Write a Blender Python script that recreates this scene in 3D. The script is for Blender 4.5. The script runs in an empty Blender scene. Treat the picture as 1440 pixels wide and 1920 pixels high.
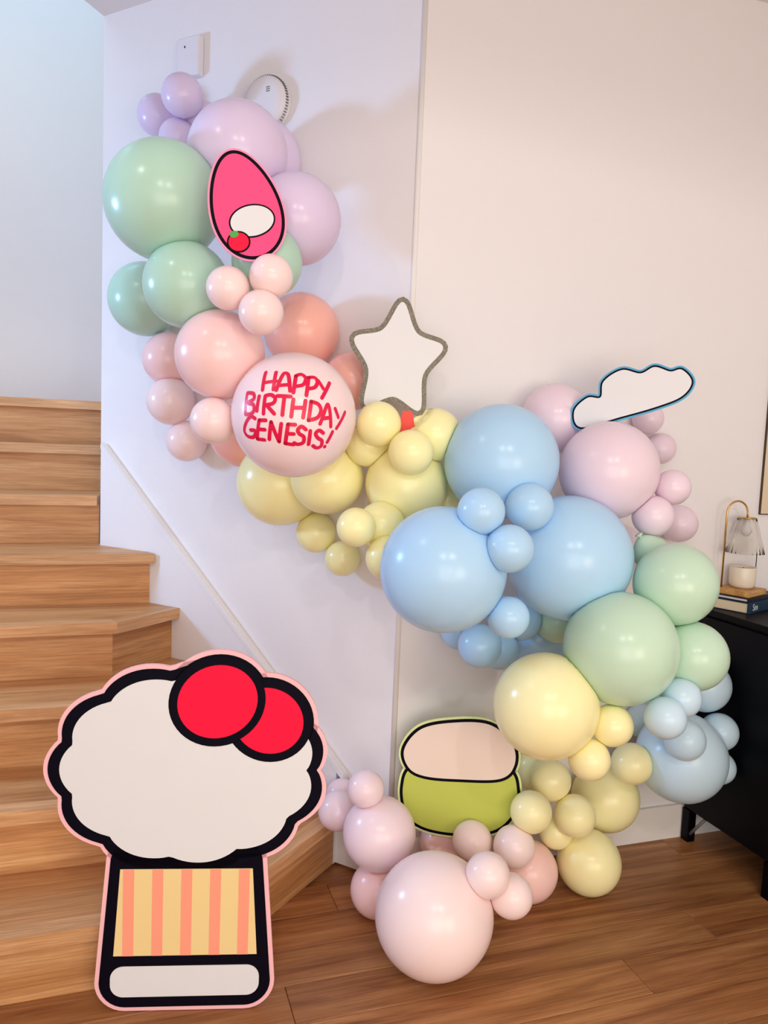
import bpy, bmesh, math, random
from mathutils import Vector, Matrix
from mathutils.geometry import tessellate_polygon

random.seed(7)
SC = bpy.context.scene
COL = SC.collection
PI = math.pi

# ------------------------------------------------------------------ camera
PITCH, ROLL, EYE = math.radians(5.157), math.radians(2.337), 1.356
fw = Vector((0, math.cos(PITCH), -math.sin(PITCH)))
up0 = Vector((0, math.sin(PITCH), math.cos(PITCH)))
rt = Vector((1, 0, 0)) * math.cos(ROLL) + up0 * math.sin(ROLL)
up = up0 * math.cos(ROLL) - Vector((1, 0, 0)) * math.sin(ROLL)
cd = bpy.data.cameras.new('camera')
cam = bpy.data.objects.new('camera', cd)
COL.objects.link(cam)
cd.sensor_fit = 'VERTICAL'
cd.sensor_height = 36.0
cd.lens = 1449.0 / 1920.0 * 36.0
cam.matrix_world = Matrix(((rt.x, up.x, -fw.x, 0), (rt.y, up.y, -fw.y, 0), (rt.z, up.z, -fw.z, EYE), (0, 0, 0, 1)))
SC.camera = cam

# ------------------------------------------------------------------ light
vs = SC.view_settings
vs.view_transform = 'Standard'
vs.look = 'None'
vs.gamma = 1.0
vs.use_curve_mapping = False
vs.exposure = 0.01
SC.cycles.max_bounces = 16
SC.cycles.diffuse_bounces = 8

W = bpy.data.worlds.new('world')
SC.world = W
W.use_nodes = True
W.node_tree.nodes['Background'].inputs[0].default_value = (0.92, 0.97, 1.0, 1)
W.node_tree.nodes['Background'].inputs[1].default_value = 1.12


def lamp(name, kind, loc, energy, color, target=None, size=0.1, size_y=None, spot=None, blend=0.2):
    l = bpy.data.lights.new(name, kind)
    l.energy = energy
    l.color = color
    if kind == 'AREA':
        l.size = size
        if size_y:
            l.shape = 'RECTANGLE'
            l.size_y = size_y
    else:
        l.shadow_soft_size = size
    if kind == 'SPOT':
        l.spot_size = spot
        l.spot_blend = blend
    o = bpy.data.objects.new(name, l)
    COL.objects.link(o)
    o.location = loc
    if target is not None:
        o.rotation_euler = (Vector(target) - Vector(loc)).to_track_quat('-Z', 'Y').to_euler()
    return o


# two ceiling downlights behind the viewer (warm), a cool lamp by the stairs, daylight upstairs
lamp('downlight_lamp', 'SPOT', (0.75, -0.9, 2.80), 42, (1.0, 0.97, 0.92), (0.75, -0.9, 0.0), 0.06, spot=math.radians(172), blend=0.10)
lamp('downlight_lamp', 'SPOT', (-0.12, -0.95, 2.80), 38, (1.0, 0.97, 0.93), (-0.12, -0.95, 0.0), 0.06, spot=math.radians(165), blend=0.05)
lamp('downlight_lamp', 'SPOT', (-1.2, 1.1, 2.80), 10, (1.0, 0.97, 0.95), (-1.2, 1.1, 0.0), 0.05, spot=math.radians(140), blend=0.3)
lamp('room_fill', 'AREA', (1.8, -1.6, 1.2), 30, (1.0, 0.78, 0.52), (0.6, 2.3, 1.0), 1.1)  # added warm fill, set low for the right wall and balloon undersides
lamp('room_fill', 'AREA', (0.2, -1.5, 1.15), 26, (1.0, 0.94, 0.87), (0.1, 2.3, 0.7), 1.5)  # added soft fill behind the camera, lifts shadows behind the garland
lamp('cool_lamp', 'AREA', (-2.7, 2.0, 1.75), 31, (0.30, 0.56, 1.0), (0.0, 2.2, 1.5), 0.3)
lamp('upstairs_daylight', 'AREA', (-2.2, 3.4, 4.6), 11, (0.18, 0.66, 1.0), (-1.6, 4.6, 1.8), 1.0)


# ------------------------------------------------------------------ helpers
def link(name, me, mat=None, parent=None):
    o = bpy.data.objects.new(name, me)
    COL.objects.link(o)
    if mat is not None:
        me.materials.append(mat)
    if parent is not None:
        o.parent = parent
    return o


def fin(bm, name, smooth=False):
    bmesh.ops.recalc_face_normals(bm, faces=bm.faces)
    me = bpy.data.meshes.new(name)
    bm.to_mesh(me)
    bm.free()
    if smooth:
        me.shade_smooth()
    return me


def tag(o, label, cat, group=None, kind=None):
    o['label'] = label
    if cat:
        o['category'] = cat
    if group:
        o['group'] = group
    if kind:
        o['kind'] = kind
    return o


def structure(o, label=None):
    o['kind'] = 'structure'
    if label:
        o['label'] = label
    return o


def empty(name, loc=(0, 0, 0), rz=0.0):
    o = bpy.data.objects.new(name, None)
    o.empty_display_size = 0.05
    COL.objects.link(o)
    o.location = loc
    o.rotation_euler = (0, 0, rz)
    return o


def bm_box(bm, lo, hi, M=None):
    vs_ = [bm.verts.new((x, y, z)) for x in (lo[0], hi[0]) for y in (lo[1], hi[1]) for z in (lo[2], hi[2])]
    for f in ((0, 1, 3, 2), (4, 6, 7, 5), (0, 4, 5, 1), (2, 3, 7, 6), (0, 2, 6, 4), (1, 5, 7, 3)):
        bm.faces.new([vs_[i] for i in f])
    if M is not None:
        bmesh.ops.transform(bm, matrix=M, verts=vs_)


def box(name, lo, hi, mat, parent=None, bevel=0.0, seg=2):
    bm = bmesh.new()
    bm_box(bm, lo, hi)
    if bevel:
        bmesh.ops.bevel(bm, geom=list(bm.edges), offset=bevel, segments=seg, affect='EDGES', profile=0.5)
    return link(name, fin(bm, name), mat, parent)


def prism(name, pts, z0, z1, mat, parent=None, bevel=0.0, seg=2):
    """a flat outline in local XY raised from z0 to z1"""
    bm = bmesh.new()
    bm_prism(bm, pts, z0, z1)
    if bevel:
        ed = [e for e in bm.edges if abs(e.verts[0].co.z - z1) < 1e-6 and abs(e.verts[1].co.z - z1) < 1e-6]
        bmesh.ops.bevel(bm, geom=ed, offset=bevel, segments=seg, affect='EDGES', profile=0.5)
    return link(name, fin(bm, name), mat, parent)


def bm_prism(bm, pts, z0, z1):
    a = [bm.verts.new((p[0], p[1], z0)) for p in pts]
    b = [bm.verts.new((p[0], p[1], z1)) for p in pts]
    n = len(pts)
    for t in tessellate_polygon([[Vector((p[0], p[1], 0)) for p in pts]]):
        try:
            bm.faces.new([a[i] for i in t])
            bm.faces.new([b[i] for i in t])
        except ValueError:
            pass
    for i in range(n):
        bm.faces.new((a[i], a[(i + 1) % n], b[(i + 1) % n], b[i]))


def bm_lathe(bm, prof, seg=32, rib=0.0, ribs=0, loc=(0, 0, 0)):
    rows = []
    for r, z in prof:
        row = []
        for i in range(seg):
            a = 2 * PI * i / seg
            q = r * (1 + rib * math.cos(ribs * a)) if ribs else r
            row.append(bm.verts.new((loc[0] + q * math.cos(a), loc[1] + q * math.sin(a), loc[2] + z)))
        rows.append(row)
    for j in range(len(rows) - 1):
        for i in range(seg):
            k = (i + 1) % seg
            bm.faces.new((rows[j][i], rows[j][k], rows[j + 1][k], rows[j + 1][i]))
    bm.faces.new(list(reversed(rows[0])))
    bm.faces.new(rows[-1])


def lathe(name, prof, mat, parent=None, seg=32, rib=0.0, ribs=0, loc=(0, 0, 0)):
    bm = bmesh.new()
    bm_lathe(bm, prof, seg, rib, ribs, loc)
    return link(name, fin(bm, name, True), mat, parent)


def tube(name, pts, r, mat, parent=None, seg=10):
    bm = bmesh.new()
    P = [Vector(p) for p in pts]
    prev = None
    rows = []
    for i, p in enumerate(P):
        t = (P[min(i + 1, len(P) - 1)] - P[max(i - 1, 0)]).normalized()
        if prev is None:
            prev = t.orthogonal().normalized()
        prev = (prev - t * prev.dot(t)).normalized()
        b = t.cross(prev)
        rows.append([bm.verts.new(p + (prev * math.cos(2 * PI * k / seg) + b * math.sin(2 * PI * k / seg)) * r) for k in range(seg)])
    for j in range(len(rows) - 1):
        for k in range(seg):
            m = (k + 1) % seg
            bm.faces.new((rows[j][k], rows[j][m], rows[j + 1][m], rows[j + 1][k]))
    bm.faces.new(rows[0])
    bm.faces.new(list(reversed(rows[-1])))
    return link(name, fin(bm, name, True), mat, parent)


# ------------------------------------------------------------------ materials
def s2l(c):
    return tuple((x / 255 / 12.92) if x / 255 <= 0.04045 else ((x / 255 + 0.055) / 1.055) ** 2.4 for x in c) + (1,)


def new_mat(name):
    m = bpy.data.materials.new(name)
    m.use_nodes = True
    nt = m.node_tree
    return m, nt, nt.nodes['Principled BSDF'], nt.nodes['Material Output']


def plain(name, rgb, rough=0.5, spec=0.5, metal=0.0, bump=0.0, bscale=60.0, var=0.0):
    m, nt, b, o = new_mat(name)
    b.inputs['Base Color'].default_value = s2l(rgb)
    b.inputs['Roughness'].default_value = rough
    b.inputs['Specular IOR Level'].default_value = spec
    b.inputs['Metallic'].default_value = metal
    if bump or var:
        tc = nt.nodes.new('ShaderNodeTexCoord')
        n = nt.nodes.new('ShaderNodeTexNoise')
        n.inputs['Scale'].default_value = bscale
        n.inputs['Detail'].default_value = 4
        nt.links.new(tc.outputs['Object'], n.inputs['Vector'])
        if bump:
            bp = nt.nodes.new('ShaderNodeBump')
            bp.inputs['Strength'].default_value = bump
            bp.inputs['Distance'].default_value = 0.002
            nt.links.new(n.outputs['Fac'], bp.inputs['Height'])
            nt.links.new(bp.outputs['Normal'], b.inputs['Normal'])
        if var:
            mx = nt.nodes.new('ShaderNodeMix')
            mx.data_type = 'RGBA'
            c = s2l(rgb)
            mx.inputs[6].default_value = tuple(x * (1 - var) for x in c[:3]) + (1,)
            mx.inputs[7].default_value = tuple(min(1, x * (1 + var)) for x in c[:3]) + (1,)
            nt.links.new(n.outputs['Fac'], mx.inputs[0])
            nt.links.new(mx.outputs[2], b.inputs['Base Color'])
    return m


def wood(name, dark, mid, light, rough=0.38, sx=1.0):
    m, nt, b, o = new_mat(name)
    N, L = nt.nodes, nt.links
    tc = N.new('ShaderNodeTexCoord')
    oi = N.new('ShaderNodeObjectInfo')
    cb = N.new('ShaderNodeCombineXYZ')
    mu = N.new('ShaderNodeMath')
    mu.operation = 'MULTIPLY'
    mu.inputs[1].default_value = 37.0
    L.new(oi.outputs['Random'], mu.inputs[0])
    for i in range(3):
        L.new(mu.outputs[0], cb.inputs[i])
    ad = N.new('ShaderNodeVectorMath')
    L.new(tc.outputs['Object'], ad.inputs[0])
    L.new(cb.outputs[0], ad.inputs[1])

    def noise(scale, detail, dist, rough_=0.55):
        mp = N.new('ShaderNodeMapping')
        mp.inputs['Scale'].default_value = scale
        L.new(ad.outputs[0], mp.inputs['Vector'])
        n = N.new('ShaderNodeTexNoise')
        n.inputs['Scale'].default_value = 1.0
        n.inputs['Detail'].default_value = detail
        n.inputs['Roughness'].default_value = rough_
        n.inputs['Distortion'].default_value = dist
        L.new(mp.outputs[0], n.inputs['Vector'])
        return n

    big = noise((1.5 * sx, 24, 24), 6, 0.7, 0.62)
    fine = noise((6 * sx, 210, 210), 4, 0.4, 0.65)
    rp = N.new('ShaderNodeValToRGB')
    e = rp.color_ramp.elements
    e[0].position, e[0].color = 0.30, s2l(dark)
    e[1].position, e[1].color = 0.68, s2l(light)
    k = rp.color_ramp.elements.new(0.48)
    k.color = s2l(mid)
    L.new(big.outputs['Fac'], rp.inputs[0])
    rp2 = N.new('ShaderNodeValToRGB')
    rp2.color_ramp.elements[0].position = 0.35
    rp2.color_ramp.elements[0].color = (0.74, 0.71, 0.68, 1)
    rp2.color_ramp.elements[1].position = 0.6
    rp2.color_ramp.elements[1].color = (1, 1, 1, 1)
    L.new(fine.outputs['Fac'], rp2.inputs[0])
    mx = N.new('ShaderNodeMix')
    mx.data_type = 'RGBA'
    mx.blend_type = 'MULTIPLY'
    mx.inputs[0].default_value = 1.0
    L.new(rp.outputs[0], mx.inputs[6])
    L.new(rp2.outputs[0], mx.inputs[7])
    hs = N.new('ShaderNodeHueSaturation')
    mr = N.new('ShaderNodeMapRange')
    mr.inputs['To Min'].default_value = 0.88
    mr.inputs['To Max'].default_value = 1.12
    L.new(oi.outputs['Random'], mr.inputs[0])
    L.new(mr.outputs[0], hs.inputs['Value'])
    L.new(mx.outputs[2], hs.inputs['Color'])
    L.new(hs.outputs[0], b.inputs['Base Color'])
    b.inputs['Roughness'].default_value = rough
    b.inputs['Specular IOR Level'].default_value = 0.4
    bp = N.new('ShaderNodeBump')
    bp.inputs['Strength'].default_value = 0.12
    bp.inputs['Distance'].default_value = 0.001
    L.new(fine.outputs['Fac'], bp.inputs['Height'])
    L.new(bp.outputs[0], b.inputs['Normal'])
    return m


def latex(name, rgb, trans=0.30):
    """pastel balloon rubber: glossy skin that lets some light through"""
    m, nt, b, o = new_mat(name)
    c = s2l(rgb)
    b.inputs['Base Color'].default_value = c
    b.inputs['Roughness'].default_value = 0.24
    b.inputs['Specular IOR Level'].default_value = 0.42
    t = nt.nodes.new('ShaderNodeBsdfTranslucent')
    t.inputs['Color'].default_value = tuple(x ** 0.9 for x in c[:3]) + (1,)
    mx = nt.nodes.new('ShaderNodeMixShader')
    mx.inputs[0].default_value = trans
    nt.links.new(b.outputs[0], mx.inputs[1])
    nt.links.new(t.outputs[0], mx.inputs[2])
    nt.links.new(mx.outputs[0], o.inputs['Surface'])
    return m


M_wall = plain('wall_paint', (230, 227, 228), 0.85, 0.2, bump=0.15, bscale=180)
M_ceil = plain('ceiling_paint', (222, 216, 214), 0.9, 0.2, bump=0.15, bscale=120)
M_trim = plain('white_trim', (232, 228, 224), 0.5, 0.4, bump=0.05, bscale=40)
M_floor = wood('floor_wood', (132, 80, 44), (166, 110, 66), (194, 138, 88), 0.40)
M_step = wood('stair_wood', (174, 120, 72), (202, 146, 94), (220, 170, 118), 0.45)
M_nose = wood('nosing_wood', (184, 134, 88), (208, 158, 110), (226, 180, 134), 0.42)
M_black = plain('black_lacquer', (2, 2, 9), 0.45, 0.12, bump=0.04, bscale=50)
M_navy = plain('navy_ink_vinyl', (4, 2, 18), 0.6, 0.1, var=0.05)
M_plastic = plain('white_plastic', (224, 222, 226), 0.4, 0.4, var=0.02, bscale=20)
M_grey = plain('grey_plastic', (110, 108, 112), 0.5, 0.4, var=0.04)
M_brass = plain('brushed_brass', (206, 164, 96), 0.28, 0.5, 1.0, bump=0.03, bscale=90)
M_red = plain('crimson_marker', (222, 12, 70), 0.35, 0.4, var=0.06, bscale=30)


def vinyl(name, rgb):
    return plain(name, rgb, 0.65, 0.25, var=0.015, bscale=14)


LATEX = {k: latex('balloon_' + k, v, 0.08) for k, v in {
    'purple': (226, 210, 238), 'sage': (184, 222, 202), 'coral': (255, 192, 178), 'blush': (252, 214, 212),
    'pale': (252, 228, 226), 'yellow': (254, 248, 186), 'HB': (252, 228, 230), 'lilac': (238, 218, 231),
    'sage2': (198, 228, 204), 'sky': (180, 220, 250), 'ice': (202, 228, 244), 'lemon': (253, 245, 188),
    'rose': (252, 210, 204), 'blushpale': (248, 226, 232), 'paleb': (252, 230, 228)}.items()}

# ------------------------------------------------------------------ the room
PHI = math.radians(18.66)
PHL = math.radians(-28.94)
tR = Vector((math.cos(PHI), math.sin(PHI), 0))
nR = Vector((-math.sin(PHI), math.cos(PHI), 0))
tL = Vector((-math.cos(PHL), -math.sin(PHL), 0))
nL = Vector((-math.sin(PHL), math.cos(PHL), 0))
cR, cL = 2.165, 2.045
det = nR.x * nL.y - nR.y * nL.x
CORNER = Vector(((cR * nL.y - nR.y * cL) / det, (nR.x * cL - cR * nL.x) / det, 0))
H = 2.845


def sn(s, n, z=0.0):
    return tR * s + nR * n + Vector((0, 0, z))


def to_sn(p):
    return (p.dot(tR), p.dot(nR))


def onwall(t):
    return CORNER + tL * t


T_EDGE = 1.303
EDGE = onwall(T_EDGE)


def vwall(name, a, b, z0, z1, thick, out, mat=M_wall):
    """upright wall slab between floor points a and b, growing away from the room along out"""
    o_ = Vector(out) * thick
    return structure(prism(name, [(a.x, a.y), (b.x, b.y), (b.x + o_.x, b.y + o_.y), (a.x + o_.x, a.y + o_.y)], z0, z1, mat))


S_SIDE = 2.30
c_s = CORNER.dot(tR)
# right and left wall meet in one convex corner
bis = (nR + nL).normalized()
vwall('wall_right', CORNER, sn(S_SIDE + 0.12, cR), 0, H + 0.15, 0.12, nR)
vwall('wall_left', EDGE, CORNER, 0, 5.2, 0.10, nL)
vwall('wall_side', sn(S_SIDE, -2.6), sn(S_SIDE, cR), 0, H + 0.15, 0.12, tR)
s_e, n_e = to_sn(EDGE)
vwall('wall_stairwell', EDGE + nL * 0.1, sn(s_e - 0.02, 4.8), 0, 5.2, 0.10, tR)
vwall('wall_back', sn(-3.6, 4.8), sn(s_e + 0.08, 4.8), 0, 5.2, 0.12, nR)
vwall('wall_far', sn(-3.6, -2.6), sn(-3.6, 4.8), 0, 5.2, 0.12, -tR)
# rounded bead where the two walls meet
ce = structure(prism('ceiling', [tuple((CORNER)[:2]), tuple(sn(S_SIDE, cR)[:2]), tuple(sn(S_SIDE, -2.6)[:2]), tuple(sn(-3.6, -2.6)[:2]),
                                 tuple(sn(-3.6, 1.4)[:2]), (EDGE.x - 0.25, EDGE.y - 0.75), tuple(EDGE[:2])], H, H + 0.1, M_ceil))
bd = structure(link('trim_1', None if False else bpy.data.meshes.new('bead'), M_trim))
bm = bmesh.new()
bm_lathe(bm, [(0.009, 0.0), (0.009, H)], 16, loc=(CORNER.x + bis.x * 0.006, CORNER.y + bis.y * 0.006, 0))
bmesh.ops.recalc_face_normals(bm, faces=bm.faces)
bm.to_mesh(bd.data)
bm.free()
bd.data.shade_smooth()

# floor of separate planks, laid along the right wall
fl = structure(empty('floor'))
fl.rotation_euler.z = PHI
structure(fl)
sub = box('subfloor', (-3.7, -2.7, -0.05), (2.45, 4.9, -0.013), M_floor, fl)
PW = 0.135
n0 = 1.64 + PW * 4
row = 0
n = n0
while n > 0.75:
    s = [-0.62, -1.05, -0.33, -0.83, -1.15][row % 5] - 1.2
    while s < 2.3:
        ln = 1.21
        e_ = min(s + ln, 2.298)
        if e_ - s > 0.05 and e_ > -1.3:
            # the plank's own mesh is centred so that its grain follows its length
            bm = bmesh.new()
            hx, hy = (e_ - s) / 2 - 0.0007, PW / 2 - 0.0007
            bm_box(bm, (-hx, -hy, -0.012), (hx, hy, 0.0))
            ed = [q for q in bm.edges if q.verts[0].co.z > -0.001 and q.verts[1].co.z > -0.001]
            bmesh.ops.bevel(bm, geom=ed, offset=0.0012, segments=1, affect='EDGES')
            p = link('plank', fin(bm, 'plank'), M_floor, fl)
            p.location = ((s + e_) / 2, n - PW / 2, 0)
        s += ln
    n -= PW
    row += 1

# baseboards and the sloping skirting beside the stairs
BB = 0.013
SKT = 0.026                                                         # the skirting beside the stairs is thicker


def bb(name, a, b, out, h):
    o_ = -Vector(out) * BB
    return structure(prism(name, [(a.x, a.y), (b.x, b.y), (b.x + o_.x, b.y + o_.y), (a.x + o_.x, a.y + o_.y)], 0.0, h, M_trim, None, 0.003, 2))


T1 = 0.187
miter = CORNER - bis * (BB / bis.dot(nR))
structure(prism('baseboard_right', [tuple(CORNER[:2]), tuple(sn(S_SIDE, cR)[:2]), tuple(sn(S_SIDE, cR - BB)[:2]), tuple(miter[:2])], 0, 0.12, M_trim, None, 0.003))
q1 = onwall(T1)
structure(prism('baseboard_left', [tuple(q1[:2]), tuple(CORNER[:2]), tuple(miter[:2]), tuple((q1 - nL * BB)[:2])], 0, 0.12, M_trim, None, 0.003))
structure(prism('baseboard_side', [tuple(sn(S_SIDE, -2.6)[:2]), tuple(sn(S_SIDE, cR - BB)[:2]), tuple(sn(S_SIDE - BB, cR - BB)[:2]), tuple(sn(S_SIDE - BB, -2.6)[:2])], 0, 0.12, M_trim, None, 0.003))


def skz(t):
    return 0.158 + 0.9035 * t


# skirting: outline in the plane of the left wall
sk = structure(empty('trim_2', CORNER, math.atan2(tL.y, tL.x)))
bm = bmesh.new()
pts = [(T1, 0.0), (T_EDGE - 0.03, 0.0), (T_EDGE - 0.03, skz(T_EDGE - 0.03)), (T1, skz(T1))]
T_SK = T_EDGE - 0.03
for y0, y1 in ((0.0, SKT),):
    a = [bm.verts.new((p[0], y0, p[1])) for p in pts]
    b = [bm.verts.new((p[0], y1, p[1])) for p in pts]
    bm.faces.new(a)
    bm.faces.new(list(reversed(b)))
    for i in range(4):
        bm.faces.new((a[i], a[(i + 1) % 4], b[(i + 1) % 4], b[i]))
link('skirting_panel', fin(bm, 'skirting_panel'), M_wall, sk)
bm = bmesh.new()
dz = 0.021
for (t0, t1) in ((T1 - 0.03, T_SK),):
    q = [(t0, skz(t0) - dz), (t1, skz(t1) - dz), (t1, skz(t1) + 0.004), (t0, skz(t0) + 0.004)]
    a = [bm.verts.new((p[0], 0.0, p[1])) for p in q]
    b = [bm.verts.new((p[0], SKT + 0.004, p[1])) for p in q]
    bm.faces.new(a)
    bm.faces.new(list(reversed(b)))
    for i in range(4):
        bm.faces.new((a[i], a[(i + 1) % 4], b[(i + 1) % 4], b[i]))
bmesh.ops.bevel(bm, geom=list(bm.edges), offset=0.003, segments=2, affect='EDGES')
link('skirting_cap', fin(bm, 'skirting_cap'), M_wall, sk)

# ------------------------------------------------------------------ the stairs
RISE = 0.185
DN = [1.886, 2.136, 2.390, 2.631, 2.894, 3.131, 3.374, 3.610]
OV = 0.036
st = tag(empty('staircase'), 'wooden staircase with turned lower steps rising past the white wall', 'staircase')
st.rotation_euler.z = PHI
wall_line = cL - SKT - 0.0015                                        # treads stop at the skirting


def wallpt(t):
    return to_sn(CORNER + tL * t - nL * (SKT + 0.0015))


Rz = Matrix.Rotation(-PHI, 4, 'Z')
rd = (Vector(sn(0.165, 2.818)) - Vector(sn(0.002, 2.590))).normalized()   # return edges run square to the skirting
rd = nL.copy()
rds = Vector((rd.dot(tR), rd.dot(nR), 0)).normalized()
WT = [0.187, 0.47, 0.70, 0.90]
LEFT = -1.35


def corner_of(k, off=0.0):
    """front corner of step k (0-based), pushed out by the nosing overhang off"""
    w = Vector(wallpt(WT[k])[:2] + (0,))
    side = Vector((rds.y, -rds.x, 0))                                # outward, towards the room
    w2 = w + side * off
    nf = DN[k] - off
    t = (nf - w2.y) / rds.y
    c = w2 + rds * t
    return c, w2


def add_local(name, bm, origin, ang, mat, parent):
    """mesh authored in the step frame, re-based so that its own X runs along ang"""
    T = Matrix.Translation(origin) @ Matrix.Rotation(ang, 4, 'Z')
    bmesh.ops.transform(bm, matrix=T.inverted(), verts=bm.verts)
    o = link(name, fin(bm, name), mat, parent)
    o.matrix_basis = T
    return o


def slab(pts, z0, z1, bev=0.0):
    bm = bmesh.new()
    bm_prism(bm, pts, z0, z1)
    if bev:
        lev = [e for e in bm.edges if abs(e.verts[0].co.z - e.verts[1].co.z) < 1e-6 and len(e.link_faces) == 2 and e.calc_face_angle(0) > 0.5 and e.calc_length() > 0.12]
        bmesh.ops.bevel(bm, geom=lev, offset=bev, segments=3, affect='EDGES', profile=0.5)
    return bm


RA = math.atan2(rds.y, rds.x)
s_well = s_e - 0.004
for k in range(8):
    z0, z1 = k * RISE, (k + 1) * RISE
    zt = z1 - 0.030
    nf, nb = DN[k], (DN[k + 1] if k < 7 else 4.79)
    if k < 4:
        c, w = corner_of(k)
        cn, wn = corner_of(k, OV)
        side = Vector((rds.y, -rds.x, 0))
        # front riser and its return
        o = add_local('riser', slab([(LEFT, nf), (c.x, nf), (c.x - 0.018, nf + 0.018), (LEFT, nf + 0.018)], z0 + 0.0005, zt), Vector(((LEFT + c.x) / 2, nf, (z0 + zt) / 2)), 0, M_step, st)
        i0, i1 = c - side * 0.018, w - side * 0.018
        o = add_local('riser', slab([(c.x, c.y), (w.x, w.y), (i1.x, i1.y), (c.x - 0.018, nf + 0.018)], z0 + 0.0005, zt), Vector(((c.x + w.x) / 2, (c.y + w.y) / 2, (z0 + zt) / 2)), RA, M_step, st)
        # tread plate behind the nosing
        b0 = 0.05
        pc, pw = corner_of(k, OV - b0)
        if k < 3:
            c2, w2 = corner_of(k + 1, -0.04)
            plate = [(LEFT, nf - OV + b0), (pc.x, nf - OV + b0), (pw.x, pw.y), (w2.x, w2.y), (c2.x, c2.y), (LEFT, c2.y)]
        else:
            e5 = wallpt(1.045)
            plate = [(LEFT, nf - OV + b0), (pc.x, nf - OV + b0), (pw.x, pw.y), (wallpt(1.12)[0], wallpt(1.12)[1]), (LEFT, wallpt(1.12)[1])]
        t_ = add_local('tread', slab(plate, zt, z1), Vector(((LEFT + pc.x) / 2, (nf + nb) / 2, z1)), 0, M_step, st)
        # nosing along the front and round the return, mitred at the corner
        for nm, poly, org, ang in (
                ('nosing', [(LEFT, nf - OV), (cn.x, cn.y), (pc.x, pc.y), (LEFT, pc.y)], Vector(((LEFT + cn.x) / 2, nf - OV, z1 - 0.015)), 0),
                ('nosing', [(cn.x, cn.y), (wn.x, wn.y), (pw.x, pw.y), (pc.x, pc.y)], Vector(((cn.x + wn.x) / 2, (cn.y + wn.y) / 2, z1 - 0.015)), RA)):
            b_ = slab(poly, zt - 0.006, z1 + 0.0006, 0.009)
            o = add_local(nm, b_, org, ang, M_nose, st)
            o.parent = t_
            o.matrix_parent_inverse = t_.matrix_basis.inverted()
    else:
        def right_end(nn):
            # where a line at depth nn meets the skirting, or the stairwell wall further up
            t = (nn - wallpt(0)[1]) / (wallpt(1)[1] - wallpt(0)[1])
            return wallpt(t)[0] if t < T_EDGE else s_well
        rf, ro, rb = right_end(nf), right_end(nf - OV), right_end(nf + 0.018)
        add_local('riser', slab([(LEFT, nf), (rf, nf), (rb, nf + 0.018), (LEFT, nf + 0.018)], z0 + 0.0005, zt), Vector(((LEFT + rf) / 2, nf, (z0 + zt) / 2)), 0, M_step, st)
        rp = right_end(nf - OV + 0.05)
        nbk = nb + 0.03 if k < 7 else nb
        mid = [(right_end(n_e - 0.0), n_e)] if nf - OV + 0.05 < n_e < nbk else []
        plate = [(LEFT, nf - OV + 0.05), (rp, nf - OV + 0.05)] + ([(s_well, n_e + 0.02)] if mid else []) + [(right_end(nbk), nbk), (LEFT, nbk)]
        t_ = add_local('tread', slab(plate, zt, z1), Vector(((LEFT + rf) / 2, (nf + nb) / 2, z1)), 0, M_step, st)
        o = add_local('nosing', slab([(LEFT, nf - OV), (ro - (0.018 if k == 4 else 0.004), nf - OV), (rp, nf - OV + 0.05), (LEFT, nf - OV + 0.05)], zt - 0.006, z1 + 0.0006, 0.009), Vector(((LEFT + rf) / 2, nf, z1 - 0.015)), 0, M_nose, st)
        o.parent = t_
        o.matrix_parent_inverse = t_.matrix_basis.inverted()

# ------------------------------------------------------------------ black cabinet at the right
ck = tag(empty('console_cabinet', sn(1.88, 2.145), PHI), 'black console cabinet on legs along the right edge, lamp and books on top', 'cabinet')
# local frame: x into the room's side wall, -y towards the viewer
box('cabinet_top', (0.0, -1.25, 0.700 + 0.118), (0.395, 0.0, 0.838), M_black, ck, 0.003)
box('body', (0.012, -1.24, 0.115), (0.39, -0.005, 0.818), M_black, ck, 0.002)
for i in range(3):
    y1 = -0.010 - i * 0.411
    d_ = box('door', (0.0, y1 - 0.405, 0.125), (0.0118, y1, 0.810), M_black, ck, 0.002)
for (x, y) in ((0.005, -0.034), (0.355, -0.034), (0.005, -0.40), (0.355, -0.40), (0.005, -1.23), (0.355, -1.23)):
    box('leg', (x, y, 0.0), (x + 0.032, y + 0.034, 0.1148), M_black, ck, 0.002)
for x in (0.015, 0.365):
    tube('leg_brace', [(x, -0.034, 0.03), (x, -0.10, 0.1145)], 0.006, M_grey, ck, 8)
ck.children[-1]['label'] = 'grey metal leg brace'

TOPZ = 0.838
Y22 = PHI + math.radians(22)
e1 = Vector((math.cos(Y22), math.sin(Y22), 0))
e2 = Vector((-math.sin(Y22), math.cos(Y22), 0))
M_teal = plain('teal_book_cloth', (18, 52, 78), 0.5, 0.4, var=0.15, bscale=30)
M_darkbook = plain('navy_book_cloth', (12, 16, 34), 0.45, 0.4, var=0.1, bscale=30)
M_title = plain('silver_foil', (214, 214, 218), 0.4, 0.5, var=0.03)


def pages_mat():
    m, nt, b, o = new_mat('book_pages')
    tc = nt.nodes.new('ShaderNodeTexCoord')
    w = nt.nodes.new('ShaderNodeTexWave')
    w.bands_direction = 'Z'
    w.inputs['Scale'].default_value = 160
    w.inputs['Distortion'].default_value = 1.5
    r_ = nt.nodes.new('ShaderNodeValToRGB')
    r_.color_ramp.elements[0].color = s2l((206, 186, 152))
    r_.color_ramp.elements[1].color = s2l((238, 224, 196))
    nt.links.new(tc.outputs['Object'], w.inputs['Vector'])
    nt.links.new(w.outputs['Fac'], r_.inputs[0])
    nt.links.new(r_.outputs[0], b.inputs['Base Color'])
    b.inputs['Roughness'].default_value = 0.8
    return m


M_pages = pages_mat()


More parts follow.
